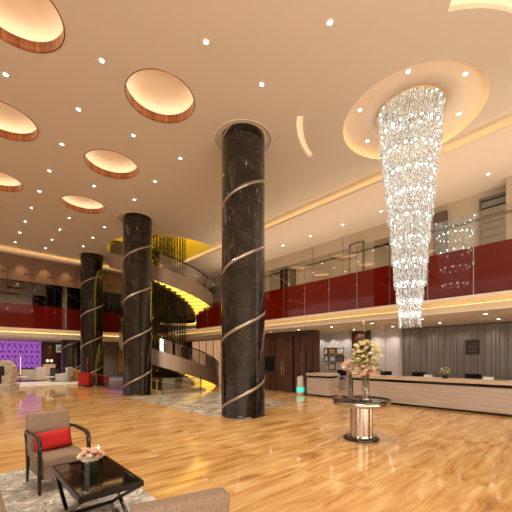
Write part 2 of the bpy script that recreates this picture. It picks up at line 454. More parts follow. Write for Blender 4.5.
# stairwell shaft above the hole
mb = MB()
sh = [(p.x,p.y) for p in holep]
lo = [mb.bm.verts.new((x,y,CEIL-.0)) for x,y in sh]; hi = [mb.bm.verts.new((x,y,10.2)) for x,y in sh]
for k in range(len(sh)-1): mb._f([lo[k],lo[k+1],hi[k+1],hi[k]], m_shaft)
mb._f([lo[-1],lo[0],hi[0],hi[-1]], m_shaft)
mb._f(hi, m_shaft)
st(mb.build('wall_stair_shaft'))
st(MB().lathe([(HR,0),(HR+.0,.03),(HR+.0,.06)], (HC[0],HC[1],CEIL-.03), 60, m_gold_trim, a0=math.degrees(ang), a1=360-math.degrees(ang), cap=False).build('trim_2'))

# ------------------------------------------------------------ downlights
def downlight():
    t = thing('downlight', 'x', 'ceiling light')
    MB().lathe([(.045,-.004),(.075,-.008),(.08,-.001),(.08,.0)], seg=16, m=m_whitetrim, cap=False).build('trim_ring', None, t)
    MB().lathe([(0,-.003),(.045,-.003)], seg=16, m=m_lamp, cap=False).build('lamp_lens', None, t)
    return t
DL0 = downlight(); used = [0]
def put_dl(x, y, z, label, group):
    o = DL0 if used[0] == 0 else dup(DL0); used[0] += 1
    o.location = (x,y,z); o['label'] = label; o['group'] = group
GRID = {0.72: ([8.7,12.2,15.7,17.45,19.2,20.95], 'in the row of recesses cut by the left edge'),
        2.13: ([6.95,8.7,10.45,12.2,13.95,15.7,17.45,19.2,20.95], 'in the plain row between the copper recesses'),
        3.48: ([5.17,8.7,12.2,15.7,17.45,19.2,20.95], 'in the row of complete copper recesses'),
        4.93: ([3.34,5.13,8.72,10.45,12.2,15.7,17.45,19.2], 'in the ceiling row beside the black columns')}
for x, (ys, txt) in GRID.items():
    for i, y in enumerate(ys): put_dl(x, y, CEIL, 'small downlight, %s one out %s' % (ORD[i], txt), 'downlights in the main ceiling')
for i in range(6):
    a = R(20+60*i)
    put_dl(CH[0]+1.3*math.cos(a), CH[1]+1.3*math.sin(a), CEIL+.195, 'downlight in the recess around the chandelier, %s clockwise from reception' % ORD[5-i], 'downlights around the chandelier')
for i, y in enumerate([2.4,4.15,5.9,7.65,9.4,11.15,12.9,14.65]):
    put_dl(12.25, y, LOW, 'small downlight above the upper corridor, %s along from the grey shutter' % ORD[i], 'downlights above the upper corridor')
k = 0
for i, y in enumerate([2.2,3.9,5.6,7.3,9.0,10.7,12.4,14.1]):
    for j, x in enumerate((10.9,12.6)):
        if x > 11.3 and y > 8.6: continue
        put_dl(x, y, 2.85, 'tiny downlight under the balcony, %s in the %s row over the reception' % (ORD[i], ('outer','inner')[j]), 'downlights under the balcony')
for i, x in enumerate([2.5,4.0]):
    for j, y in enumerate((23.6,26.4)):
        put_dl(x, y, 2.85, 'tiny downlight over the lounge seats, %s from the left in the %s row' % (ORD[i], ('near','far')[j]), 'downlights over the lounge')

# ------------------------------------------------------------ columns
def spiral(r, z0, z1, pitch=1.83, zref=1.07, aref=-42.85, w=.085, proud=.006):
    mb = MB(); a = []; n = int((z1-z0)/pitch*48)
    A0 = aref+360*(z0-zref)/pitch
    prev = None
    for i in range(n+1):
        z = z0+(z1-z0)*i/n; th = R(aref+360*(z-zref)/pitch)
        q = [mb.bm.verts.new(((r+d)*math.cos(th),(r+d)*math.sin(th),max(z0,z+s))) for d, s in ((0,-w/2),(proud,-w/2),(proud,w/2),(0,w/2))]
        if prev:
            for k in range(3): mb._f([prev[k],prev[k+1],q[k+1],q[k]], m_band, True)
        prev = q
    return mb
cl = ['black veined marble column wrapped by a pale spiral band, nearest and tallest, in front of the wood doors',
      'black veined marble column with spiral band beside the spiral staircase, second of the row',
      'black veined marble column with spiral band behind the red trolley, third of the row',
      'short black marble column under the balcony beside the lounge, farthest of the row']
for i, (x, y) in enumerate(COLS):
    top = 7.9 if i < 3 else 2.85
    r = .605 if i < 3 else .62
    t = thing('marble_column', cl[i], 'column', (x,y,0), 0, 'black marble columns')
    MB().lathe([(r+.004,0),(r+.004,.08),(r,.085),(r,top)], seg=64, m=m_blackm, cap=False).build('shaft', None, t)
    spiral(r, .1, top-.02).build('spiral_band', None, t)
    if i < 3:
        MB().lathe([(r,CEIL+.06),(RING,CEIL+.06),(RING,CEIL-.012),(RING+.02,CEIL-.012),(RING+.02,CEIL)], seg=48, m=m_whitetrim, cap=False).build('ceiling_collar', None, t)

# ------------------------------------------------------------ balconies
UF = 4.2
# right run (X direction) and far run (Y direction)
mb = MB()
mb.box(GX+.02,14,-6,31,2.85,2.9); mb.box(10.0,GX+.05,-6,GY,2.85,2.9)
mb.box(-9,GX+.02,GY+.02,31,2.85,2.9); mb.box(-9,GX,GY-.3,GY+.05,2.85,2.9)
st(mb.build('ceiling_soffit', m_soffit))
mb = MB(); mb.box(GX+.05,14,-6,31,4.0,UF); mb.box(-9,GX+.05,GY+.05,31,4.0,UF)
st(mb.build('floor_upper', pbr('corridor_carpet',(90,70,56),.8)))
mb = MB()   # stepped fascia: lower gold band, recessed light cove, upper white lip
mb.box(10.0,10.03,-6,GY-.3,2.9,3.04,m_gold_trim); mb.box(10.03,10.12,-6,GY-.3,3.01,3.04,m_gold_trim)
mb.box(10.24,10.27,-6,GY-.06,2.9,3.22,m_gold_trim); mb.box(10.1,GX+.02,-6,GY-.2,3.22,3.3,m_whitetrim)
st(mb.build('trim_3'))
mb = MB()
mb.box(-9,10.03,GY-.3,GY-.27,2.9,3.04,m_gold_trim); mb.box(-9,10.0,GY-.27,GY-.18,3.01,3.04,m_gold_trim)
mb.box(-9,10.24,GY-.06,GY-.03,2.9,3.22,m_gold_trim); mb.box(-9,10.1,GY-.2,GY+.02,3.22,3.3,m_whitetrim)
st(mb.build('trim_4'))
tag(MB().box(10.14,10.18,-6,GY-.2,3.05,3.065).build('cove_light_strip', m_cove2), 'golden light strip in the fascia of the right balcony', 'cove light')
tag(MB().box(-9,10.1,GY-.16,GY-.12,3.05,3.065).build('cove_light_strip', m_cove2), 'golden light strip in the fascia of the far balcony', 'cove light')

def glass_bay_x(y0, y1, label):
    t = thing('glass_balustrade_panel', label, 'balustrade', (GX,y0,3.3), 0, 'glass and red balustrade panels of the right balcony')
    w = y1-y0
    MB().box(0,.012,.006,w-.006,1.34,2.27).build('clear_pane', m_clear, t)
    MB().box(0,.02,.006,w-.006,.0,1.34).build('red_pane', m_redglass, t)
    MB().box(-.012,.0,-.012,.012,0,2.27).build('joint_strip', m_steel, t)
    mb = MB()
    mb.box(-.03,.0,-.03,.03,.85,.93); mb.build('clamp', m_chrome, t)
    return t
ys = [9.34-1.165*k for k in range(-4,13)]
ys = sorted(ys)
for i in range(len(ys)-1):
    if ys[i+1] < 1.6: lb = 'glass and red balustrade panel past the grey shutter, %s beyond the last one in view' % ORD[sum(1 for y in ys[1:] if y < 1.6)-1-i]
    else: lb = 'glass panel with deep red lower half, %s from the right-hand end of the right balcony' % ORD[i-sum(1 for y in ys[1:] if y < 1.6)]
    glass_bay_x(ys[i], ys[i+1], lb)
# staircase end of the right balcony
ys2 = [14.0+1.18*k for k in range(0,8)]
for i in (0,1,5,6):
    if ys2[i+1] > GY-.05: break
    glass_bay_x(ys2[i], ys2[i+1], 'red and clear balustrade panel behind the spiral staircase, %s toward the corner' % ORD[i])
t = thing('balcony_handrail', 'long bronze handrail along the glass of the right balcony', 'handrail', (GX+.1,0,5.38))
MB().box(-.03,.03,-4.64,GY,-.03,.03).build('rail', m_bronze, t)
mb = MB()
for y in ys+ys2[:-1]: MB().box(-.1,-.03,y-.015,y+.015,-.015,.015).build('bracket', m_chrome, t)

xs = [1.93-1.13*k for k in range(0,5)][::-1] + [3.06+1.13*k for k in range(0,7)]
for i in range(len(xs)-1):
    x0, x1 = xs[i], xs[i+1]
    t = thing('glass_wall_panel', ('tall glass wall panel with red lower half, %s from the left on the far balcony' % ORD[i-3]) if i > 2 else 'tall glass wall panel with red lower half, %s past the left end in view' % ORD[2-i], 'glass panel', (x0,GY,3.32), 0, 'tall glass and red panels of the far balcony')
    w = x1-x0
    MB().box(.006,w-.006,0,.012,1.35,2.68).build('smoked_pane', m_dkglass, t)
    MB().box(.006,w-.006,0,.02,0,1.35).build('red_pane', m_redglass, t)
    MB().box(-.012,.012,-.012,0,0,2.68).build('joint_strip', m_steeldk, t)
    MB().box(-.03,.03,-.03,0,.95,1.1).build('clamp', m_steel, t)
    p = thing('wall_panel', ('brown bronze wall panel with a lit centre, %s from the left under the ceiling cove' % ORD[i-3]) if i > 2 else 'brown bronze wall panel, %s past the left end in view' % ORD[2-i], 'wall panel', (x0,GY,6.0), 0, 'brown panels above the far balcony glass')
    MB().box(.008,w-.008,-.02,.03,0,1.38).build('panel_face', m_brownpanel, p)
    mb = MB()
    for k in range(5): mb.box(w*.66+k*.06,w*.66+k*.06+.035,-.026,-.02,.34,.48-.03*(k%2),m_dark)
    mb.build('emblem', None, p)
# column light post of the glass wall
p = on_y(65.4, 320, GY-.05)
tag(MB().box(p.x-.04,p.x+.04,GY-.09,GY-.03,3.4,6.0).build('glass_wall_post', m_steel), 'pale steel post standing in front of the far balcony glass', 'post')

# far balcony interior: bar with a few lit shelves
st(MB().box(-9,14,27,27.1,4.2,LOW).build('wall_upper_far', m_dark))
for i, (x0,x1,z) in enumerate(((.9,2.6,5.45),(1.4,2.3,4.95),(2.75,4.0,5.35))):
    tag(MB().box(x0,x1,26.6,26.95,z,z+.05).box(x0,x0+.04,26.6,26.95,z,z+.4).build('bar_shelf', m_orange), ['longest lit bar shelf','lowest short lit bar shelf','right-hand lit bar shelf'][i]+' seen through the far balcony glass', 'shelf')

# upper corridor wall
st(MB().box(13.5,13.6,-6,31,UF,LOW).build('wall_upper_right', m_uppanel))
mb = MB()
for y in (1.0,4.4,8.4,10.2): mb.box(13.485,13.5,y-.01,y+.01,UF,LOW,m_frame)
st(mb.build('trim_5'))
# recess blocks (return walls)
a = on_x(350,250,13.4); b = on_x(362,250,13.4)
t = thing('door_frame', 'grey metal door frame on the upper corridor wall', 'door frame', (13.5,(a.y+b.y)/2,UF))
w = abs(a.y-b.y)/2; hz = on_x(356,244,13.4).z-UF
MB().box(-.06,0,-w,w,0,hz,m_uppanel).build('door_leaf', None, t)
MB().box(-.1,0,-w-.06,-w,0,hz+.06).box(-.1,0,w,w+.06,0,hz+.06).box(-.1,0,-w,w,hz,hz+.06).build('frame', m_frame, t)
a = on_x(281,270,13.4); b = on_x(294,270,13.4); w = abs(a.y-b.y)/2
t = thing('corridor_door', 'dark wooden door with gold edges on the upper corridor', 'door', (13.5,(a.y+b.y)/2,UF))
MB().box(-.05,0,-w,w,0,2.35,m_walnutdk).build('door_leaf', None, t)
MB().box(-.1,0,-w-.07,-w,0,2.42).box(-.1,0,w,w+.07,0,2.42).box(-.1,0,-w,w,2.35,2.42).build('frame', m_black, t)
MB().box(-.07,-.05,-.12,-.02,.2,2.2,pbr('gold_inlay',(190,150,70),.3,.7)).build('gold_inlay', None, t)
# corridor end: projecting beige pier + lit panel left
st(MB().box(12.4,13.5,14.6,16.5,UF,LOW).build('wall_upper_pier', m_uppanel))
# dark side wall, grey shutter and beige pier at the right end
a = on_x(433,240,13.3); b = on_x(446,240,13.3)
tag(MB().box(13.3,13.5,b.y,a.y,UF,LOW-.3).build('wall_niche', pbr('niche_brown',(96,82,70),.6)), 'dark taupe niche panel beside the grey shutter on the upper corridor', 'wall panel')
a = on_x(479,215,13.3); b = on_x(506,215,13.3); zt = on_x(495,187,13.3).z
t = thing('louvre_shutter', 'grey horizontal louvre shutter high on the upper corridor wall', 'shutter', (13.3,b.y-.3,UF))
w = a.y-b.y+.3
MB().box(.05,.15,0,w,0,2.9,m_steeldk).build('back_panel', None, t)
MB().box(0,.06,-.0,w,2.85,2.95).box(0,.06,w-.06,w,0,2.85).build('shutter_frame', m_frame, t)
for k in range(11): MB().box(.0,.05,.05,w-.08,.1+k*.25,.29+k*.25, pbr('louvre',(120,112,104),.5) if k==0 else MATS['louvre']).build('slat', None, t)
a = on_x(506,215,12.9)
st(MB().box(12.9,13.5,a.y-1.6,a.y,UF,LOW).build('wall_upper_pier_right', m_uppanel))

# ------------------------------------------------------------ ground floor walls
WX = 11.45
st(MB().box(WX+.02,WX+.45,8.6,15.2,0,2.85).build('wall_wood', m_walnut))
mb = MB()
for y in (8.62,9.4,9.75,10.95,11.3,12.3,13.4,14.5): mb.box(WX+.0,WX+.02,y-.012,y+.012,0,2.85,m_black)
mb.box(WX-.02,WX+.02,8.6,8.72,0,2.85,m_walnutdk); mb.box(WX-.01,WX+.02,8.6,15.2,2.6,2.85,m_walnutdk)
st(mb.build('trim_6'))
# double door
t = thing('double_door', 'tall double wooden door with long steel pull handles', 'door', (WX,10.36,0))
for s in (-1,1):
    d = MB().box(-.03,.015,min(0,s*.53)+.004,max(0,s*.53)-.004,.02,2.55,m_walnut,.004).build('door_leaf', None, t)
    h = MB().tube([(-.1,s*.07,.75),(-.1,s*.07,1.5)],.014,8,m_chrome).tube([(-.03,s*.07,.85),(-.1,s*.07,.85)],.01,6,m_chrome).tube([(-.03,s*.07,1.4),(-.1,s*.07,1.4)],.01,6,m_chrome).build('handle', None, d)
MB().box(-.05,.015,-.59,-.535,0,2.61,m_walnutdk).box(-.05,.015,.535,.59,0,2.61,m_walnutdk).box(-.05,.015,-.59,.59,2.555,2.61,m_walnutdk).build('door_frame', None, t)
# wall screen
t = thing('wall_screen', 'black wall-mounted screen on the wood panelling beside the front column', 'screen', (WX-.02,11.42,1.3))
MB().box(-.05,0.0,-.42,.55,-.36,.36,m_screen,.01).build('display', None, t)
MB().box(-.055,-.05,-.44,.57,-.38,-.36,m_steeldk).box(-.055,-.05,-.44,.57,.36,.38,m_steeldk).build('bezel', None, t)
# directory sign
t = thing('directory_sign', 'tall gold-framed directory sign on the wood wall above the air purifier', 'sign', (WX-.01,9.2,.86))
MB().box(-.02,0.01,-.14,.14,0,.94,pbr('sign_gold',(104,90,70),.4,.4),.004).build('sign_plate', None, t)
MB().box(-.035,-.0,-.16,-.14,-.02,.96).box(-.035,0,.14,.16,-.02,.96).box(-.035,0,-.14,.14,.94,.96).box(-.035,0,-.14,.14,-.02,0).build('sign_frame', m_bronze, t)
mb = MB()
for k in range(9): mb.box(-.024,-.02,-.08,.08-.03*(k%3),.12+k*.09,.15+k*.09,m_dark)
mb.build('lettering', None, t)
# air purifier / cylinder with teal band
t = thing('air_purifier', 'white cylindrical air purifier with glowing teal band near the floor', 'air purifier', (11.05,9.02,0))
MB().lathe([(.14,0),(.17,.02),(.17,.12)], seg=28, m=m_whitepaint).build('base', None, t)
MB().lathe([(.172,.12),(.172,.3)], seg=28, m=m_teal, cap=False).build('teal_band', None, t)
MB().lathe([(.16,.3),(.145,.72),(.12,.79),(.0,.8)], seg=28, m=m_whitepaint, cap=False).build('body', None, t)
MB().lathe([(.05,.796),(.09,.796),(.09,.81),(.05,.81),(.05,.796)], seg=20, m=m_chrome, cap=False).build('top_vent', None, t)
# dark skirting end block
tag(MB().box(10.95,11.4,8.62,8.72,0,.08,m_black).box(11.25,11.4,8.62,8.72,.08,1.05,m_black).build('barrier_stand'), 'black low L-shaped stand at the left end of the short counter', 'stand')

st(MB().box(-9,14,-6.1,-6,0,LOW).build('wall_back', pbr('back_wall',(150,124,100),.6)))
# reception alcove
st(MB().box(13.8,13.9,-6,5.75,0,2.85).build('wall_reception_dark', m_slatdk))
mb = MB(); y = 5.73; k = 0
while y > -5.9:
    w = (.10,.16,.07,.2,.12)[k%5]; d = (.05,.03,.06,.035,.045)[k%5]
    mb.box(13.8-d,13.8,y-w,y-.012,0,2.8,m_slat); y -= w; k += 1
st(mb.build('trim_7'))
st(MB().box(13.8,13.9,5.75,16,0,2.85).build('wall_reception_marble', m_marble))
mb = MB()
for y in (9.2,6.45): mb.box(13.795,13.8,y-.006,y+.006,0,2.85,m_frame)
st(mb.build('trim_8'))
st(MB().box(13.6,13.8,7.12,8.0,0,2.85).build('wall_dark_pier', m_walnutdk))
st(MB().box(13.72,13.8,5.70,5.78,0,2.85).build('trim_9', m_steel))

def counter(y0, y1, label, ends=True):
    t = thing('reception_counter', label, 'reception desk', (10.9,(y0+y1)/2,0), 0, 'travertine reception counters')
    h = (y1-y0)/2
    MB().box(-.06,.75,-h,h,.86,.96,m_travtop,.006).build('countertop', None, t)
    MB().box(.08,.62,-h+.05,h-.05,.77,.86,m_black).build('shadow_gap', None, t)
    MB().box(0,.14,-h,h,.07,.77,m_trav,.004).build('front_panel', None, t)
    MB().box(.05,.55,-h+.02,h-.02,0,.07,m_black).build('plinth', None, t)
    MB().box(.15,.7,-h,-h+.04,.07,.77,m_trav).build('side_panel', None, t); MB().box(.15,.7,h-.04,h,.07,.77,m_trav).build('side_panel', None, t)
    MB().box(.62,1.3,-h+.1,h-.1,.68,.74,m_walnutdk).box(.62,.66,-h+.1,h-.1,0,.68,m_walnutdk).build('staff_desk', None, t)
    return t
counter(7.4,8.55,'short travertine reception counter in front of the framed certificates')
counter(-3.5,6.35,'long travertine reception counter in front of the dark slatted wall')
# framed certificates on marble
fr = [((362,383,130,170),m_stone),((387,428,130,168),m_pebble),((433,476,130,165),m_marble),((362,390,172,208),m_stone),((393,428,175,208),m_ltgrey),((433,476,172,208),m_frame),((388,428,215,255),m_stone)]
fl = ['narrow pale framed certificate, top left of the group','brown framed certificate, top middle of the group','pale certificate in dark frame, top right of the group',
      'pale framed certificate, left of the middle row','light grey certificate in the centre of the group','dark framed split certificate, right of the middle row','single framed certificate at the bottom of the group']
for (q, m), lb in zip(fr, fl):
    p0 = on_x(260+q[0]/5.69, 325+q[2]/5.69, 13.75); p1 = on_x(260+q[1]/5.69, 325+q[3]/5.69, 13.75)
    yc = (p0.y+p1.y)/2; w = abs(p0.y-p1.y)/2; h = abs(p0.z-p1.z)/2
    t = thing('picture_frame', lb+' on the marble wall', 'certificate', (13.79,yc,(p0.z+p1.z)/2), 0, 'framed certificates on the marble wall')
    MB().box(-.025,0,-w,w,-h,-h+.03).box(-.025,0,-w,w,h-.03,h).box(-.025,0,-w,-w+.03,-h+.03,h-.03).box(-.025,0,w-.03,w,-h+.03,h-.03).build('frame', m_darkwood, t)
    MB().box(-.012,0,-w+.03,w-.03,-h+.03,h-.03,m).build('certificate', None, t)
# emblem plaque
p = on_x(472.5,347,13.72)
t = thing('wall_plaque', 'dark square plaque with a raised pale emblem on the slatted wall', 'plaque', (13.74,p.y,p.z))
MB().box(-.03,0.0,-.22,.22,-.27,.27,pbr('plaque_dark',(40,30,26),.4),.006).build('plate', None, t)
mb = MB(); gm = pbr('emblem_pewter',(110,92,78),.4,.4)
for k in range(3): mb.tube([(-.034,-.14+.28*u/6,.1-.07*k+.04*math.sin(u*1.1+k)) for u in range(7)], .01, 5, gm)
for k in range(5): mb.box(-.036,-.03,-.13+k*.055,-.095+k*.055,-.18,-.13,gm)
mb.build('emblem', None, t)
# counter items
def monitor(px, y, lb):
    p = on_x(px, 376, 11.55)
    t = thing('desk_monitor', lb, 'monitor', (11.9,p.y,.74), 0, 'black monitors behind the reception counters')
    MB().box(0,.03,-.22,.22,.12,.36,m_screen,.006).build('display', None, t)
    MB().box(.03,.06,-.03,.03,.02,.2,m_blackmat).build('stand_neck', None, t)
    MB().box(-.03,.15,-.12,.12,0,.02,m_blackmat).build('stand_foot', None, t)
monitor(337,0,'black monitor behind the short counter under the certificates')
monitor(381.5,0,'black monitor just right of the flower vases behind the long counter')
monitor(414.5,0,'black monitor behind the long counter left of the small counter bouquet')
monitor(470,0,'black monitor behind the long counter below the plaque')
for px, lb in ((427.5,'small white card holder beside the counter bouquet'),(487.6,'small white card holder on the long counter right of the plaque')):
    p = on_x(px,378,11.05)
    t = thing('card_holder', lb, 'sign holder', (11.1,p.y,.96))
    MB().box(0,.02,-.13,.13,0.0,.1,m_whitepaint,.003).build('card', None, t)
    MB().box(-.02,.06,-.13,.13,0,.012,m_clear).build('foot', None, t)

# ------------------------------------------------------------ flowers
def petal_flower(mb, c, r, m, n=12):
    """ruffled bloom: rings of cupped petals"""
    c = Vector(c); rot = Matrix.Rotation(random.uniform(0,6),3,'Z') @ Matrix.Rotation(random.uniform(-.7,.7),3,'X')
    for ring, (k, el, rr) in enumerate(((6,.15,1.0),(5,.7,.75),(3,1.2,.45))):
        for i in range(k):
            a = 2*PI*i/k+ring*.5
            d = Vector((math.cos(a)*math.cos(el),math.sin(a)*math.cos(el),math.sin(el)))
            s = Vector((-math.sin(a),math.cos(a),0)); u = d.cross(s)
            P = [Vector((0,0,0)), d*r*rr*.55+s*r*.34-u*r*.08, d*r*rr+s*r*.2, d*r*rr*1.08, d*r*rr-s*r*.2, d*r*rr*.55-s*r*.34-u*r*.08]
            mb._f([mb.bm.verts.new(c+rot@p) for p in P], m, False)
def leaf(mb, p, d, L, w, m):
    p = Vector(p); d = Vector(d).normalized(); s = d.cross(Vector((0,0,1)))
    s = s.normalized() if s.length > .01 else Vector((1,0,0)); u = s.cross(d)
    q = [p, p+d*L*.4+s*w, p+d*L+u*(-L*.15), p+d*L*.4-s*w]; mid = p+d*L*.45-u*w*.4
    v = [mb.bm.verts.new(x) for x in q]; c = mb.bm.verts.new(mid)
    for i in range(4): mb._f([v[i],v[(i+1)%4],c], m)

# round table
TX, TY = 5.83, 3.22
t = thing('round_table', 'round black-topped pedestal table with brushed steel drum base', 'table', (TX,TY,0))
MB().lathe([(0,.795),(.55,.795),(.555,.787),(.555,.775),(.55,.77),(0,.77)], seg=64, m=m_blackglass, cap=False).build('tabletop', None, t)
MB().lathe([(.5,.77),(.535,.77),(.54,.765),(.54,.675),(.535,.67),(.2,.67)], seg=64, m=m_steel, cap=False).build('steel_rim', None, t)
mb = MB(); seg = 96; pr = []
for i in range(seg):
    rr = .205 if (i//4)%2 else .215
    pr.append((rr*math.cos(2*PI*i/seg), rr*math.sin(2*PI*i/seg)))
mb.prism(pr, .05, .672, m_steel); mb.build('pedestal', None, t)
MB().lathe([(0,0),(.34,0),(.345,.01),(.345,.035),(.33,.05),(0,.05)], seg=64, m=m_blackglass, cap=False).build('base', None, t)

def cyl_vase(name, label, loc, r, h, group=None, fill=None):
    t = thing(name, label, 'vase', loc, 0, group)
    MB().lathe([(0,.004),(r-.004,.004),(r,.01),(r,h),(r-.006,h),(r-.008,.02),(0,.018)], seg=28, m=m_vase, cap=False).build('glass', None, t)
    return t
zt = .795
v1 = on_floor(350,397.5,zt); v2 = on_floor(365.5,399.5,zt)
h1 = .52; h2 = .38
va = cyl_vase('glass_vase', 'slim tall clear glass vase at the left of the round table', v1, .045, .52, 'glass vases on the round table')
vb = cyl_vase('glass_vase', 'wider glass vase with pebbles and blooms inside, right on the round table', v2, .075, .48, 'glass vases on the round table')
mb = MB()
for i in range(22):
    a = random.uniform(0,6.28); rr = random.uniform(0,.045); mb.ball((rr*math.cos(a),rr*math.sin(a),.04+.012*(i%3)), .014, m_pebble, 1, (1,1.2,.7))
o = mb.build('pebbles', None, vb); o['kind'] = 'stuff'
MB().lathe([(0,0),(.1,0),(.1,.02),(0,.02)], seg=24, m=m_chrome, cap=False).build('vase_base', None, vb)
# bouquets
def bouquet(label, loc, vh, blooms, branches, foliage, R0):
    t = thing('flower_bouquet', label, 'flowers', loc)
    for (c, r, m) in blooms:
        mb = MB(); petal_flower(mb, (0,0,0), r, m); petal_flower(mb, (0,0,-r*.15), r*.95, m); o = mb.build('bloom', None, t); o.location = c
    for c in blooms[::2]:
        c = c[0]; MB().tube([(c[0]*.06,c[1]*.06,.05),(c[0]*.1,c[1]*.1,vh*.7),(c[0]*.5,c[1]*.5,vh+.06+(c[2]-vh)*.4),(c[0],c[1],c[2])], .004, 5, m_stem).build('stem', None, t)
    for pts in branches:
        mb = MB(); mb.tube(pts, [.006-.004*i/(len(pts)-1) for i in range(len(pts))], 5, m_stem); br = mb.build('branch', None, t)
        mb = MB()
        for i in range(len(pts)-1):
            a = Vector(pts[i]); b = Vector(pts[i+1])
            if a.z < vh: continue
            for k in range(7):
                q = a.lerp(b, k/7); d = Vector((random.uniform(-1,1),random.uniform(-1,1),random.uniform(0,1)))
                leaf(mb, q, d, random.uniform(.05,.09), .02, random.choice((m_petaly,m_petaly,m_petalw,m_leaf)))
        mb.build('blossom_spray', None, br)
    mb = MB()
    for i in range(foliage):
        d = Vector((random.gauss(0,1),random.gauss(0,1),random.uniform(-.1,1.2))).normalized()
        q = Vector((0,0,vh+R0*.45))+Vector((d.x*R0*.8,d.y*R0*.8,d.z*R0*.8))*random.uniform(.4,1)
        leaf(mb, q, d, R0*.3, R0*.07, random.choice((m_leaf,m_petaly,m_leafdk)))
    o = mb.build('foliage', None, t); o['kind'] = 'stuff'
    return t
def bl(n, R0, zc, sq, rr, mats):
    L = []
    for i in range(n):
        a = i*2.4; u = 1-2*(i+.5)/n; s = math.sqrt(1-u*u)
        L.append(((R0*s*math.cos(a), R0*s*math.sin(a), zc+R0*u*sq), random.uniform(*rr), random.choice(mats)))
    return L
bouquet('low pink and cream bouquet in the slim vase, with one sprig rising left', v1, h1, bl(16,.13,h1+.12,.8,(.065,.09),(m_petalp,m_petalp,m_petalw)),
        [[(0,0,.1),(0,0,h1),(-.06,.04,h1+.25),(-.16,.12,h1+.5)]], 40, .16)
b2 = bl(20,.19,h2+.2,.5,(.07,.1),(m_petalp,m_petalp,m_petalw)) + bl(40,.24,h2+.52,.95,(.045,.07),(m_petaly,m_petalw,m_petaly))+[((0,0,.2),.06,m_petalp),((.02,.02,.13),.05,m_petalw)]
bouquet('tall yellow-green and pink bouquet with a long sprig rising above it', v2, h2, b2,
        [[(0,0,.1),(0,0,h2),(.01,0,h2+.5),(-.02,.02,h2+.85),(-.03,.02,h2+1.15)],
         [(0,0,.1),(0,0,h2),(.12,-.1,h2+.4),(.2,-.2,h2+.6)],[(0,0,.1),(0,0,h2),(-.1,.1,h2+.4),(-.2,.2,h2+.62)],
         [(0,0,.1),(0,0,h2),(.15,-.15,h2+.25),(.28,-.22,h2+.5)],[(0,0,.1),(0,0,h2),(.05,.1,h2+.5),(.05,-.05,h2+.75)]], 220, .36)
# counter bouquet
p = on_x(445,378,11.15)
t = thing('bouquet_pot', 'small dark pot on the long counter holding the white bouquet', 'vase', (11.15,p.y,.96))
MB().lathe([(0,0),(.06,0),(.09,.05),(.08,.1),(.07,.1),(.05,.06),(0,.05)], seg=20, m=m_blackmat, cap=False).build('pot', None, t)
bouquet('small cream bouquet on the long reception counter', Vector((11.15,p.y,.97)), .08, bl(9,.13,.24,.7,(.035,.06),(m_petalw,m_petaly,m_petalp)),
        [[(0,0,.03),(0,.0,.1),(.03,-.12,.3)],[(0,0,.03),(0,0,.1),(0,.12,.28)]], 60, .16)

# ------------------------------------------------------------ chandelier
t = thing('crystal_chandelier', 'very long tapering tiered crystal chandelier hanging over the hall', 'chandelier', (CH[0],CH[1],0))
MB().lathe([(0,CEIL+.52),(.8,CEIL+.52),(.8,CEIL+.47),(0,CEIL+.47)], seg=48, m=m_gold_trim, cap=False).build('ceiling_plate', None, t)
zr = [(8.15,.72),(7.5,.70),(6.95,.635),(6.4,.58),(5.85,.53),(5.3,.46),(4.75,.415),(4.2,.375),(3.65,.315),(3.2,.275),(2.88,.25)]
def prism_rod(mb, x, y, z0, z1, r, a):
    q = [(x+r*math.cos(a+k*2*PI/3), y+r*math.sin(a+k*2*PI/3)) for k in range(3)]
    lo = [mb.bm.verts.new((u,v,z0+r)) for u,v in q]; hi = [mb.bm.verts.new((u,v,z1)) for u,v in q]
    tip = mb.bm.verts.new((x,y,z0-r*.5))
    for k in range(3):
        mb._f([lo[k],lo[(k+1)%3],hi[(k+1)%3],hi[k]]); mb._f([lo[(k+1)%3],lo[k],tip])
for i, (z, r) in enumerate(zr):
    zn = zr[i+1][0] if i+1 < len(zr) else 2.6
    H = z-zn
    mb = MB(); rows = 4
    for ringk, rf in enumerate((1.0,.93,.7)):
        n = max(18, int(2*PI*r*rf/(.052 if ringk == 0 else .075)))
        for row in range(rows+ (1 if ringk == 0 else 0)):
            for k in range(n):
                if random.random() < .12: continue
                a = 2*PI*(k+.5*(row%2))/n; rr = r*rf+random.uniform(-.012,.012)
                zt_ = z-.02-row*H/rows+random.uniform(-.02,.02)
                L = H/rows*random.uniform(.75,1.15)
                if row == rows: L = .13+.09*random.random()
                prism_rod(mb, rr*math.cos(a), rr*math.sin(a), zt_-L, zt_, random.uniform(.008,.013), a)
    tier = mb.build('crystal_tier', m_crystal, t); tier['kind'] = 'stuff'
    mb = MB(); mb.lathe([(r*.97,z-.0),(r*.99,z),(r*.99,z+.008),(r*.97,z+.008),(r*.97,z)], seg=40, m=m_chrome, cap=False)
    for k in range(4):
        a = PI*k/4; mb.bar((-r*.96*math.cos(a),-r*.96*math.sin(a),z+.006),(r*.96*math.cos(a),r*.96*math.sin(a),z+.006),.008,.008,m_chrome)
    mb.build('ring_frame', None, tier)
    nb = 18 if i < 5 else 12
    bm_ = None
    for k in range(nb):
        a = 2*PI*(k+.3*i)/nb+random.uniform(-.05,.05)
        if bm_ is None:
            b0 = MB().ball((0,0,0),.024,m_bulb,1,(1,1,1.4)).build('bulb', None, tier); bm_ = b0
        else:
            b0 = bm_.copy(); C.objects.link(b0); b0.parent = tier
        b0.location = (r*.97*math.cos(a), r*.97*math.sin(a), z-.16)
MB().tube([(0,0,2.7),(0,0,CEIL+.48)], .02, 8, m_chrome).build('centre_rod', None, t)

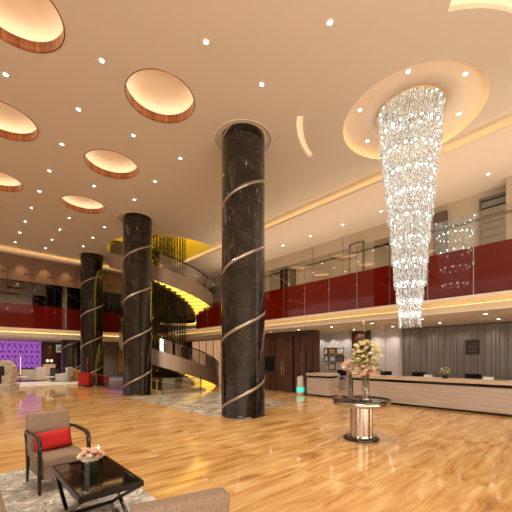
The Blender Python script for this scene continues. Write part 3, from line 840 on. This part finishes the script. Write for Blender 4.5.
# ------------------------------------------------------------ spiral staircase
RO, RI = 3.05, 1.7
def tz(s):
    if s < 237: return 1.5*(s+15)/90
    if s < 345: return UF
    return UF+1.5*(s-345)/90
def sp(s, r, z):
    if 90 < s < 300: r = r-.62*math.sin(PI*(s-90)/210)
    th = R(-s-42.85); return Vector((r*math.cos(th), r*math.sin(th), z))
t = thing('spiral_staircase', 'golden-lit spiral staircase with brushed steel stringers behind the second column', 'staircase', (HC[0],HC[1],0))
def band(s0, s1, r, dz0, dz1, th, m, zclip=9.9, step=4):
    mb = MB(); prev = None; s = s0
    while s <= s1+.01:
        z = tz(s)
        q = [mb.bm.verts.new(sp(s, rr, min(zclip,max(.0,z+d)))) for rr, d in ((r,dz0),(r+th,dz0),(r+th,dz1),(r,dz1))]
        if prev:
            for k in range(4): mb._f([prev[k],prev[(k+1)%4],q[(k+1)%4],q[k]], m)
        else: mb._f(q, m)
        prev = q; s += step
    mb._f(prev[::-1], m)
    return mb
mstr = pbr('stringer_steel', (176,156,138), .38, .7)
band(-15,237,RO,-.42,.36,.04,mstr).build('outer_stringer', None, t)
band(345,597,RO,-.42,.36,.04,mstr).build('outer_stringer', None, t)
band(-15,237,RI-.04,-.4,.3,.04,m_steeldk).build('inner_stringer', None, t)
band(345,597,RI-.04,-.4,.3,.04,m_steeldk).build('inner_stringer', None, t)
band(237,345,RO,-.42,.1,.04,mstr).build('landing_stringer', None, t)
band(237,345,RI-.04,-.42,.1,.04,m_steeldk).build('landing_stringer', None, t)
band(-15,237,RO+.015,.36,1.0,.012,m_clear).build('glass_guard', None, t)
band(345,597,RO+.015,.36,1.0,.012,m_clear).build('glass_guard', None, t)
def rail(s0, s1, r): 
    return MB().tube([sp(s0+(s1-s0)*i/60, r, tz(s0+(s1-s0)*i/60)+1.05) for i in range(61)], .032, 8, m_black)
rail(-15,237,RO+.02).build('handrail', None, t); rail(345,597,RO+.02).build('handrail', None, t)
rail(-15,237,RI).build('handrail', None, t); rail(345,597,RI).build('handrail', None, t)
def step(s0, s1):
    mb = MB(); z = tz(s1); n = 3
    for a in range(n):
        u0 = s0+(s1-s0)*a/n; u1 = s0+(s1-s0)*(a+1)/n
        P = [(u0,RI),(u0,RO),(u1,RO),(u1,RI)]
        zt_, zb = z, max(0.01, z-.3)
        lo = [mb.bm.verts.new(sp(s,r,zb)) for s,r in P]; hi = [mb.bm.verts.new(sp(s,r,zt_)) for s,r in P]
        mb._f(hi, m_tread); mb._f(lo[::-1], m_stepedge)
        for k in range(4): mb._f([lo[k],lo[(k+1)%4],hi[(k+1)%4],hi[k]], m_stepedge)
    return mb
N = 28
for k in range(N):
    step(-15+252*k/N, -15+252*(k+1)/N).build('step', None, t)
for k in range(N):
    step(345+252*k/N, 345+252*(k+1)/N).build('step', None, t)
mb = MB()
for k in range(12):
    u0 = 237+9*k; u1 = u0+9; P = [(u0,RI),(u0,RO),(u1,RO),(u1,RI)]
    lo = [mb.bm.verts.new(sp(s,r,UF-.3)) for s,r in P]; hi = [mb.bm.verts.new(sp(s,r,UF)) for s,r in P]
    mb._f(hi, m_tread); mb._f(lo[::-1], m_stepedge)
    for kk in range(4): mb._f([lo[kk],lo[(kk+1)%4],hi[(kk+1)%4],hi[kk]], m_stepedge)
mb.build('landing', None, t)
# bead curtain
mb = MB()
for k in range(150):
    a = k*2.39996; rr = 1.15*math.sqrt((k+.5)/150); x = HC[0]+rr*math.cos(a); y = HC[1]+rr*math.sin(a)
    zb = .6+random.uniform(0,.5); zt_ = 9.9
    prism_rod(mb, x, y, zb, zt_, .006, a)
    z = zb
    while z < 8.8:
        g = random.uniform(.02,.036)
        top = mb.bm.verts.new((x,y,z+g*1.5)); bot = mb.bm.verts.new((x,y,z-g*1.5))
        e = [mb.bm.verts.new((x+g*math.cos(q*PI/2+a),y+g*math.sin(q*PI/2+a),z)) for q in range(4)]
        for q in range(4): mb._f([e[q],e[(q+1)%4],top]); mb._f([e[(q+1)%4],e[q],bot])
        z += random.uniform(.09,.16)
o = mb.build('bead_curtain', m_bead); tag(o, 'dark bronze bead strings hanging through the middle of the spiral staircase', 'bead curtain', kind='stuff')

# pool under stairs + glass fence
tag(MB().prism([(6.5,13.4),(9.0,13.4),(9.0,15.5),(9.4,21),(6.5,21)], .0, .12, m_travtop).prism([(6.65,13.55),(8.85,13.55),(8.85,15.5),(9.2,20.8),(6.65,20.8)], .12, .13, m_poolwater).build('stair_pool'),
    'shallow dark water basin with stone edge beneath the spiral staircase', 'pool')
fence = [((6.55,13.2),(8.6,13.2),'low glass fence panel with steel posts in front of the staircase foot'),
         ((5.72,14.75),(5.55,17.0),'low glass fence panel just behind the second column'),
         ((5.55,17.0),(5.6,19.9),'low glass fence panel nearest the red trolley')]
for (a, b, lb) in fence:
    a = Vector((*a,0)); b = Vector((*b,0)); d = b-a; L = d.length; ang_ = math.atan2(d.y,d.x)
    t = thing('glass_fence', lb, 'glass fence', a, ang_, 'low glass fences around the staircase')
    MB().box(0.03,L-.03,-.006,.006,.06,.68,m_clear).build('glass_pane', None, t)
    MB().box(0,L,-.03,.03,0,.06,m_steel).build('base_channel', None, t)
    for x in (0,L): MB().box(x-.015,x+.015,-.02,.02,.0,.7,m_steeldk).build('post', None, t)
    MB().box(0,L,-.01,.01,.68,.69,m_leaf).build('green_top_edge', None, t)

# walls behind stairs (ground floor)
st(MB().box(11.6,11.8,15.6,18.9,0,2.7).build('wall_onyx', m_onyx))
mb = MB()
for y in (15.6,16.4,17.2,18.0,18.88): mb.box(11.57,11.6,y-.015,y+.015,0,2.7,m_walnut)
st(mb.build('trim_10'))
st(MB().box(13.2,13.3,16,31,0,2.85).build('wall_far_right', m_dark))
st(MB().box(9.5,14,28.6,28.7,0,2.85).build('wall_far_dark', m_dark))
a = on_y(104,360,26.0); b = on_y(119,360,26.0)
st(MB().box(a.x,b.x+2.2,26,26.2,0,2.85).build('wall_far_grey', m_greywall))
for i, (px, m) in enumerate(((120.5, m_gold_fab),(158,m_onyx),(186,m_onyx))):
    p = on_y(px,360,25.9 if i == 0 else 27.5)
    tag(MB().box(p.x-.18,p.x+.18,p.y-.04,p.y,.4,2.4,m).box(p.x-.2,p.x+.2,p.y,p.y+.02,.36,2.44,m_bronze).build('lit_wall_panel'),
        ['mustard lit wall panel beside the grey wall','narrow amber lit panel left behind the staircase','narrow amber lit panel behind the bead strings'][i], 'wall light')

# ------------------------------------------------------------ lounge (far left)
WY = 29.5
x41 = on_y(41,360,WY).x
st(MB().box(-6,x41,WY,WY+.1,0,2.85).build('wall_purple', m_purple))
mb = MB(); pf = pbr('purple_fin',(46,16,84),.5)
for r_ in range(9):
    for c_ in range(34):
        x = x41-.12-c_*.26-(.13 if r_%2 else 0); z = .25+r_*.3
        if x < -5: continue
        v = [mb.bm.verts.new(p) for p in ((x,WY-.005,z-.1),(x+.035,WY-.05,z),(x,WY-.005,z+.1),(x-.035,WY-.02,z))]
        mb._f(v, pf)
st(mb.build('trim_11'))
st(MB().box(x41,9.5,WY-.1,WY+.1,0,2.85).build('wall_lounge_wood', m_walnut))
p = on_y(50,345,WY-.2)
t = thing('wall_sconce', 'small downward wall light glowing on the wood wall beside the purple screen', 'wall light', (p.x,WY-.15,2.5))
MB().lathe([(.05,0),(.06,.02),(.06,.14),(0,.15)], seg=14, m=m_bronze, cap=False).build('shade', None, t)
MB().lathe([(0,.004),(.05,.004)], seg=14, m=m_lamp, cap=False).build('bulb', None, t)
p0 = on_y(56.5,345,WY-.15); p1 = on_y(62.5,352,WY-.15)
t = thing('picture_frame', 'pale green lit poster in a frame on the lounge wood wall', 'picture', ((p0.x+p1.x)/2,WY-.11,(p0.z+p1.z)/2))
hw = abs(p1.x-p0.x)/2; hh = abs(p0.z-p1.z)/2
MB().box(-hw,hw,-.02,0,-hh,hh,pbr('poster',(190,205,180),.5,emit=(200,220,190),es=.4)).build('poster_print', None, t)
MB().box(-hw-.04,hw+.04,-.0,.01,-hh-.04,hh+.04,m_whitepaint).build('frame', None, t)
mb = MB()
for k in range(3): mb.box(-hw*.7+k*hw*.5,-hw*.4+k*hw*.5,-.025,-.02,-hh*.7,hh*.6,m_frame)
mb.build('motif', None, t)

st(MB().box(1.9,5.6,20.4,24.4,0,.1,m_step).box(-4,1.9,21.6,24.4,0,.1,m_step).build('floor_step'), 'low pale marble step in front of the lounge seats', 'step')
# furniture generators
def armchair_small(label, loc, rz, m, hb=.9, w=.75):
    t = thing('lounge_chair', label, 'armchair', loc, rz)
    MB().box(-w/2,w/2,-.38,.3,.12,.42,m,.04).build('seat', None, t)
    MB().box(-w/2,w/2,.26,.42,.12,hb,m,.05).build('backrest', None, t)
    for sx in (-1,1):
        MB().box(sx*w/2-.05,sx*w/2+.05,-.36,.3,.12,.6,m,.03).build('armrest', None, t)
    for sx in (-1,1):
        for sy in (-.32,.34): MB().box(sx*(w/2-.06)-.02,sx*(w/2-.06)+.02,sy-.02,sy+.02,0,.13,m_darkwood).build('leg', None, t)
    return t
def sofa(label, loc, rz, m, w=1.9):
    t = thing('sofa', label, 'sofa', loc, rz)
    MB().box(-w/2,w/2,-.42,.3,.1,.3,m,.03).build('base', None, t)
    n = 2
    for k in range(n): MB().box(-w/2+.08+k*(w-.16)/n,-w/2+.08+(k+1)*(w-.16)/n-.01,-.43,.24,.3,.44,m,.04).build('seat_cushion', None, t)
    MB().box(-w/2,w/2,.24,.44,.1,.82,m,.05).build('backrest', None, t)
    for s in (-1,1): MB().box(s*w/2-.08,s*w/2+.08,-.42,.4,.1,.6,m,.04).build('armrest', None, t)
    return t
def P(px, d):
    xc = (px-256)/319*d
    return Vector((xc*.733+d*.68, -xc*.68+d*.733, 0))
YC = -R(YAW)
armchair_small('grey high-backed lounge chair standing alone left of the dark cabinet', P(44.5,21.7), YC+PI-.1, m_ltgrey, 1.0, .66)
armchair_small('grey high-backed lounge chair right of the dark cabinet', P(64,20.5), YC-PI/2, m_ltgrey, 1.0, .6)
sofa('low light grey sofa left of the grey lounge chair', P(31,22), YC+PI, m_ltgrey, .95)
sofa('cream sofa against the purple wall beside the stone plinth', P(11.5,22.2), YC, m_cream, 1.5)
sofa('mustard sofa beneath the short black column', P(78.5,21.0), YC, m_gold_fab, 1.1)
armchair_small('mustard lounge chair before the purple screen', P(37,23.6), YC, m_gold_fab, .8, .8)
armchair_small('brown lounge chair between the cream sofa and the mustard chair', P(26,23.2), YC+.3, pbr('brown_fabric',(112,76,44),.9), .85, .8)
t = thing('lounge_cabinet', 'narrow dark cabinet between the two grey lounge chairs', 'cabinet', P(54.7,21.0), YC)
MB().box(-.2,.2,-.18,.18,.0,.92,m_dkfab,.01).build('body', None, t); MB().box(-.22,.22,-.2,.2,.92,.96,m_darkwood).build('top', None, t)
MB().box(-.16,.16,-.19,-.18,.12,.86,m_darkwood).build('door', None, t)
t = thing('bar_counter', 'small glowing cream bar counter on the lounge wood wall', 'bar counter', P(49.5,23.9), YC)
MB().box(-.36,.36,-.15,.15,0,1.1,m_onyx,.01).build('body', None, t); MB().box(-.4,.4,-.18,.18,1.1,1.15,m_whitepaint).build('top', None, t)
for i, px in enumerate((47.5,51.5)):
    p = P(px,23.9); 
    t = thing('table_lamp', ['small white table lamp at the left end of the lounge bar counter','small white table lamp at the right end of the lounge bar counter'][i], 'lamp', (p.x,p.y,1.15))
    MB().lathe([(.06,0),(.06,.02),(.012,.03),(.012,.2)], seg=12, m=m_chrome).build('base', None, t)
    MB().lathe([(.11,.18),(.07,.34)], seg=16, m=pbr('lamp_shade',(250,240,220),.7,emit=(255,235,200),es=1.2) if i == 0 else MATS['lamp_shade'], cap=False).build('shade', None, t)
for i, (px,py,lb) in enumerate(((22,20.4,'low white coffee table between the cream sofa and the grey sofa'),(51,20.2,'low white coffee table beside the dark cabinet'))):
    t = thing('side_table', lb, 'table', P(px,py), YC)
    MB().lathe([(0,.38),(.3,.38),(.3,.42),(0,.42)], seg=24, m=m_whitepaint, cap=False).build('tabletop', None, t)
    MB().lathe([(.03,.02),(.03,.38)], seg=10, m=m_chrome).build('pole', None, t); MB().lathe([(.18,0),(.18,.02)], seg=20, m=m_chrome).build('base', None, t)
# floor lamp post
t = thing('floor_lamp', 'thin upright glowing floor lamp before the purple screen', 'lamp', P(20.5,21.3))
MB().lathe([(.14,0),(.14,.03)], seg=18, m=m_bronze).build('base', None, t)
MB().lathe([(.02,.03),(.02,.5)], seg=8, m=m_bronze).build('pole', None, t)
MB().lathe([(.022,.5),(.022,1.75)], seg=8, m=emis('tube_light',(255,205,190),1.5)).build('light_tube', None, t)
# red trolley
t = thing('luggage_trolley', 'bright red box trolley with an upright pole in front of the third column', 'trolley', (5.12,19.5,0), YC)
MB().box(-.29,.29,-.22,.22,.1,.76,m_redpaint,.02).build('box_body', None, t)
MB().box(-.3,.3,-.23,.23,.04,.1,m_steeldk).build('chassis', None, t)
MB().tube([(.0,.2,.78),(.0,.2,1.55)],.018,8,m_redpaint).box(-.05,.05,.17,.23,1.5,1.58,m_redpaint).build('pole', None, t)
MB().tube([(-.28,-.1,.62),(-.34,-.1,.62),(-.34,-.1,.38),(-.28,-.1,.38)],.012,6,m_chrome).build('side_handle', None, t)
for sx in (-1,1):
    for sy in (-1,1): MB().lathe([(0,-.02),(.04,-.02),(.04,.02),(0,.02)], (sx*.23,sy*.17,.04), 14, m_blackmat, cap=False).build('wheel', None, t)

# stone plinth with carved armchair-like lectern at far left
t = thing('stone_plinth', 'stepped pale stone plinth with an arched back and dark niche at the left edge', 'plinth', (1.55,17.0,0), YC)
MB().box(-.9,.32,-.42,.5,0,.18,m_stone,.01).build('lower_step', None, t)
MB().box(-.7,.12,-.2,.4,.18,.5,m_stone,.03).build('upper_step', None, t)
mb = MB(); 
prof = [(-.75,.5),(-.75,1.35),(-.6,1.5),(-.35,1.5),(-.12,1.42),(-.02,1.25),(.0,.9),(-.05,.5)]
lo = [mb.bm.verts.new((x,.1,z)) for x,z in prof]; hi = [mb.bm.verts.new((x,.4,z)) for x,z in prof]
for k in range(len(prof)): mb._f([lo[k],lo[(k+1)%len(prof)],hi[(k+1)%len(prof)],hi[k]], m_stone)
mb._f(lo, m_stone); mb._f(hi[::-1], m_stone); mb.build('arched_back', None, t)
MB().box(-.6,-.32,.07,.1,.85,1.25,m_blackmat).box(-.52,-.44,.07,.1,.5,.85,m_blackmat).build('dark_niche', None, t)

# ------------------------------------------------------------ seating group (foreground)
st_rug = tag(MB().box(-.8,1.62,.6,5.58,0,.012,m_rug).build('area_rug'), 'grey and white marbled area rug under the seating group', 'rug')
def lounge_armchair(label, loc, rz):
    t = thing('armchair', label, 'armchair', loc, rz, 'taupe wood-armed armchairs')
    # faces -Y ; origin at floor centre
    mb = MB(); mb.box(-.245,.245,-.33,.22,.3,.42,m_fabric,.04); mb.build('seat', None, t)
    MB().box(-.235,.235,-.31,.22,.16,.31,m_fabric,.015).build('seat_apron', None, t)
    mb = MB(); M = Matrix.Translation((0,.235,.33)) @ Matrix.Rotation(-.13,4,'X')
    mb.box(-.248,.248,-.05,.06,0,.555,m_fabric,.035,M)
    mb.build('backrest', None, t)
    for s in (-1,1):
        x = s*.27
        pts = [(x*.93,.30,.655),(x,.16,.66),(x,-.04,.655),(x,-.21,.64),(x,-.275,.605),(x,-.298,.52),(x,-.29,.35),(x,-.285,.2),(x,-.30,.0)]
        mb = MB()
        # smooth path
        q = []
        for i in range(len(pts)-1):
            a, b = Vector(pts[i]), Vector(pts[i+1])
            p0 = Vector(pts[max(i-1,0)]); p3 = Vector(pts[min(i+2,len(pts)-1)])
            for k in range(4):
                u = k/4; q.append(.5*((2*a)+(b-p0)*u+(2*p0-5*a+4*b-p3)*u*u+(3*a-p0-3*b+p3)*u**3))
        q.append(Vector(pts[-1]))
        rr = [.021+.006*math.sin(PI*min(1,i/len(q)*1.2)) for i in range(len(q))]
        rr[-1] = .015; rr[-2] = .018
        mb.tube(q, rr, 10, m_darkwood); mb.build('arm_front_leg', None, t)
        MB().tube([(x*.86,.33,.0),(x*.88,.28,.2),(x*.9,.27,.4),(x*.93,.31,.64)], [.015,.022,.024,.02], 8, m_darkwood).build('rear_leg', None, t)
    MB().box(-.25,.25,-.29,-.26,.17,.21,m_darkwood).build('front_rail', None, t)
    return t
ch1 = lounge_armchair('taupe armchair with dark wooden arms holding the red cushion, facing the coffee table', (.905,4.72,.012), R(7))
ch2 = dup(ch1, (.905,1.735,.012), R(165), 'taupe armchair seen from behind at the bottom edge, below the coffee table')
# red cushion
mb = MB(); nx, nz = 14, 8
for sgn in (1,-1):
    g = [[mb.bm.verts.new(((i/nx-.5)*.43*(1-.10*abs(2*j/nz-1)*0), sgn*.075*max(0,(1-(2*i/nx-1)**4))**.5*max(0,(1-(2*j/nz-1)**4))**.5,
          (j/nz-.5)*.235*(1+.05*(2*i/nx-1)**2))) for j in range(nz+1)] for i in range(nx+1)]
    for i in range(nx):
        for j in range(nz): mb._f([g[i][j],g[i+1][j],g[i+1][j+1],g[i][j+1]], m_redfab, True)
bmesh.ops.remove_doubles(mb.bm, verts=mb.bm.verts, dist=.0008)
cu = mb.build('cushion'); cu.location = (.875,4.78,.55); cu.rotation_euler = (R(-14),R(-4),R(7))
tag(cu, 'red rectangular lumbar cushion leaning on the taupe armchair', 'cushion')
# sofa left edge
t = thing('sofa', 'taupe upholstered sofa edge at the bottom left corner', 'sofa', (-.13,3.0,.012), R(90))
w = 2.1
MB().box(-w/2,w/2,-.40,.35,.1,.44,m_fabric,.07).build('seat', None, t)
MB().box(-w/2,w/2,.3,.5,.1,.82,m_fabric,.06).build('backrest', None, t)
for sx in (-1,1):
    for sy in (-.3,.4): MB().box(sx*(w/2-.1)-.02,sx*(w/2-.1)+.02,sy-.02,sy+.02,0,.11,m_darkwood).build('leg', None, t)
# coffee table
cx0, cx1, cy0, cy1 = .705,1.25,2.88,3.92
t = thing('coffee_table', 'black glass coffee table on crossed dark metal legs', 'coffee table', ((cx0+cx1)/2,(cy0+cy1)/2,.012))
hw, hl = (cx1-cx0)/2, (cy1-cy0)/2
MB().box(-hw+.012,hw-.012,-hl+.012,hl-.012,.435,.45,m_blackglass).build('glass_top', None, t)
MB().box(-hw,hw,-hl,-hl+.02,.40,.452,m_steeldk).box(-hw,hw,hl-.02,hl,.40,.452,m_steeldk).box(-hw,-hw+.02,-hl+.02,hl-.02,.40,.452,m_steeldk).box(hw-.02,hw,-hl+.02,hl-.02,.40,.452,m_steeldk).build('top_frame', None, t)
for sx in (-1,1):
    x = sx*(hw-.03)
    for s in (-1,1):
        MB().bar((x,s*(hl-.03),.40),(x,-s*(hl-.28),.015),.03,.03,m_steeldk).build('leg', None, t)
for s in (-1,1): MB().bar((-hw+.03,s*(hl-.28),.015),(hw-.03,s*(hl-.28),.015),.03,.03,m_steeldk).build('floor_bar', None, t)
# little square vase + posy
p = Vector((.955,3.43,.462))
t = thing('square_vase', 'small square dark green glass vase on the coffee table', 'vase', p, R(12))
MB().box(-.042,.042,-.042,.042,0,.115,m_water,.004).build('inner_wrap', None, t)
mb = MB(); mb.box(-.048,.048,-.048,-.044,0,.125).box(-.048,.048,.044,.048,0,.125).box(-.048,-.044,-.044,.044,0,.125).box(.044,.048,-.044,.044,0,.125); mb.build('glass', m_vase, t)
posy = bl(16,.085,.18,.6,(.036,.05),(m_petalp,m_petalp,m_petalw))
bouquet('small pink and cream posy on the coffee table', p, .1, posy, [[(0,0,.05),(.0,0,.12),(.07,-.03,.23)],[(0,0,.05),(0,0,.12),(-.03,.03,.23)]], 50, .1)

# ------------------------------------------------------------ lights
def area(name, loc, rot, sx, sy, e, col=(255,226,190), spread=180):
    l = bpy.data.lights.new(name,'AREA'); l.shape='RECTANGLE'; l.size=sx; l.size_y=sy; l.energy=e; l.color=lin(col)[:3]; l.spread = R(spread)
    o = bpy.data.objects.new(name,l); C.objects.link(o); o.location=loc; o.rotation_euler=rot; return o
def spot(name, loc, e, size=80, col=(255,242,222), blend=.6, rot=(0,0,0), rad=.06):
    l = bpy.data.lights.new(name,'SPOT'); l.energy=e; l.spot_size=R(size); l.spot_blend=blend; l.color=lin(col)[:3]; l.shadow_soft_size=rad
    o = bpy.data.objects.new(name,l); C.objects.link(o); o.location=loc; o.rotation_euler=rot; return o
def point(name, loc, e, col=(255,215,170), rad=.15):
    l = bpy.data.lights.new(name,'POINT'); l.energy=e; l.color=lin(col)[:3]; l.shadow_soft_size=rad
    o = bpy.data.objects.new(name,l); C.objects.link(o); o.location=loc; return o
for x in (.72,3.48):
    for y in (1.7,5.2,8.7,12.2,15.7,19.2): spot('ceiling_spot', (x,y,CEIL-.05), 270, 100)
for (x,y) in ((8,8.5),(8.3,11.8),(7.2,-1),(9,6),(4.9,3.3)): spot('ceiling_spot', (x,y,CEIL-.05), 330, 100)
# chandelier glow
# soffit lights over reception
for y in (-.5,2.2,4.8,7.4): spot('soffit_spot', (12.6,y,2.83), 45, 110)
for y in (.5,3.5,6.5,9.8,12.4): spot('soffit_spot', (10.75,y,2.83), 40, 110)
for k in range(6): spot('marble_wash', (13.5,6.1+.75*k,2.8), 40, 130, (255,242,226), .8, (0,R(12),0), .03)
for k in range(9): spot('slat_wash', (13.45,-2.2+.95*k,2.8), 20, 130, (255,238,218), .8, (0,R(10),0), .03)
# lounge
for x in (.5,3.0,5.0,7.8): spot('lounge_spot', (x,23.9,2.83), 170, 140)
p = on_y(50,345,WY-.2); spot('sconce_beam', (p.x,WY-.3,2.48), 22, 60, (255,170,90), .5, (R(8),0,0))
for x in (2.4,4.4): spot('step_fill', (x,21.6,CEIL-.1), 330, 50)  # added lamps that brighten the pale marble step
# upper corridor
for y in (.65,4.15,7.65,11.15,14.65): spot('corridor_spot', (12.25,y,LOW-.03), 80, 120)
area('corridor_fill', (11.6,7,4.3), (R(180),0,0), 1.2, 20, 260, (255,232,200))  # added upward fill, out of sight, brightening the low corridor ceiling
area('bar_fill', (2.5,24.5,4.3), (R(180),0,0), 10, 1.0, 30, (255,190,140))
# panel wash on brown panels
for i in range(5):
    spot('panel_wash', (1.4+1.13*i,GY-.45,LOW-.05), 70, 60, (255,215,170), .8, (R(12),0,0))
# staircase
point('stair_glow', (HC[0],HC[1],9.3), 170, (255,214,90), .4)
# added fill lamps behind the camera, one aimed up at the ceiling
area('side_fill', (-7,-3,3.5), (R(90),0,R(-60)), 8, 5, 620, (255,246,234))
area('ceiling_fill', (2.5,-4.5,.6), (R(160),0,0), 9, 3, 820, (255,240,218))

w = bpy.data.worlds.new('world'); bpy.context.scene.world = w; w.use_nodes = True
w.node_tree.nodes['Background'].inputs[0].default_value = lin((255,232,210)); w.node_tree.nodes['Background'].inputs[1].default_value = .7

# ------------------------------------------------------------ camera
cam = bpy.data.cameras.new('camera'); cam.sensor_width = 36; cam.lens = 319/512*36; cam.shift_y = 102/512
cam.clip_start = .05; cam.clip_end = 200
co = bpy.data.objects.new('camera', cam); C.objects.link(co); co.location = (0,0,1.6); co.rotation_euler = (R(90),0,-R(YAW))
bpy.context.scene.camera = co
vs_ = bpy.context.scene.view_settings
vs_.view_transform = 'Standard'; vs_.look = 'None'; vs_.exposure = 0.0
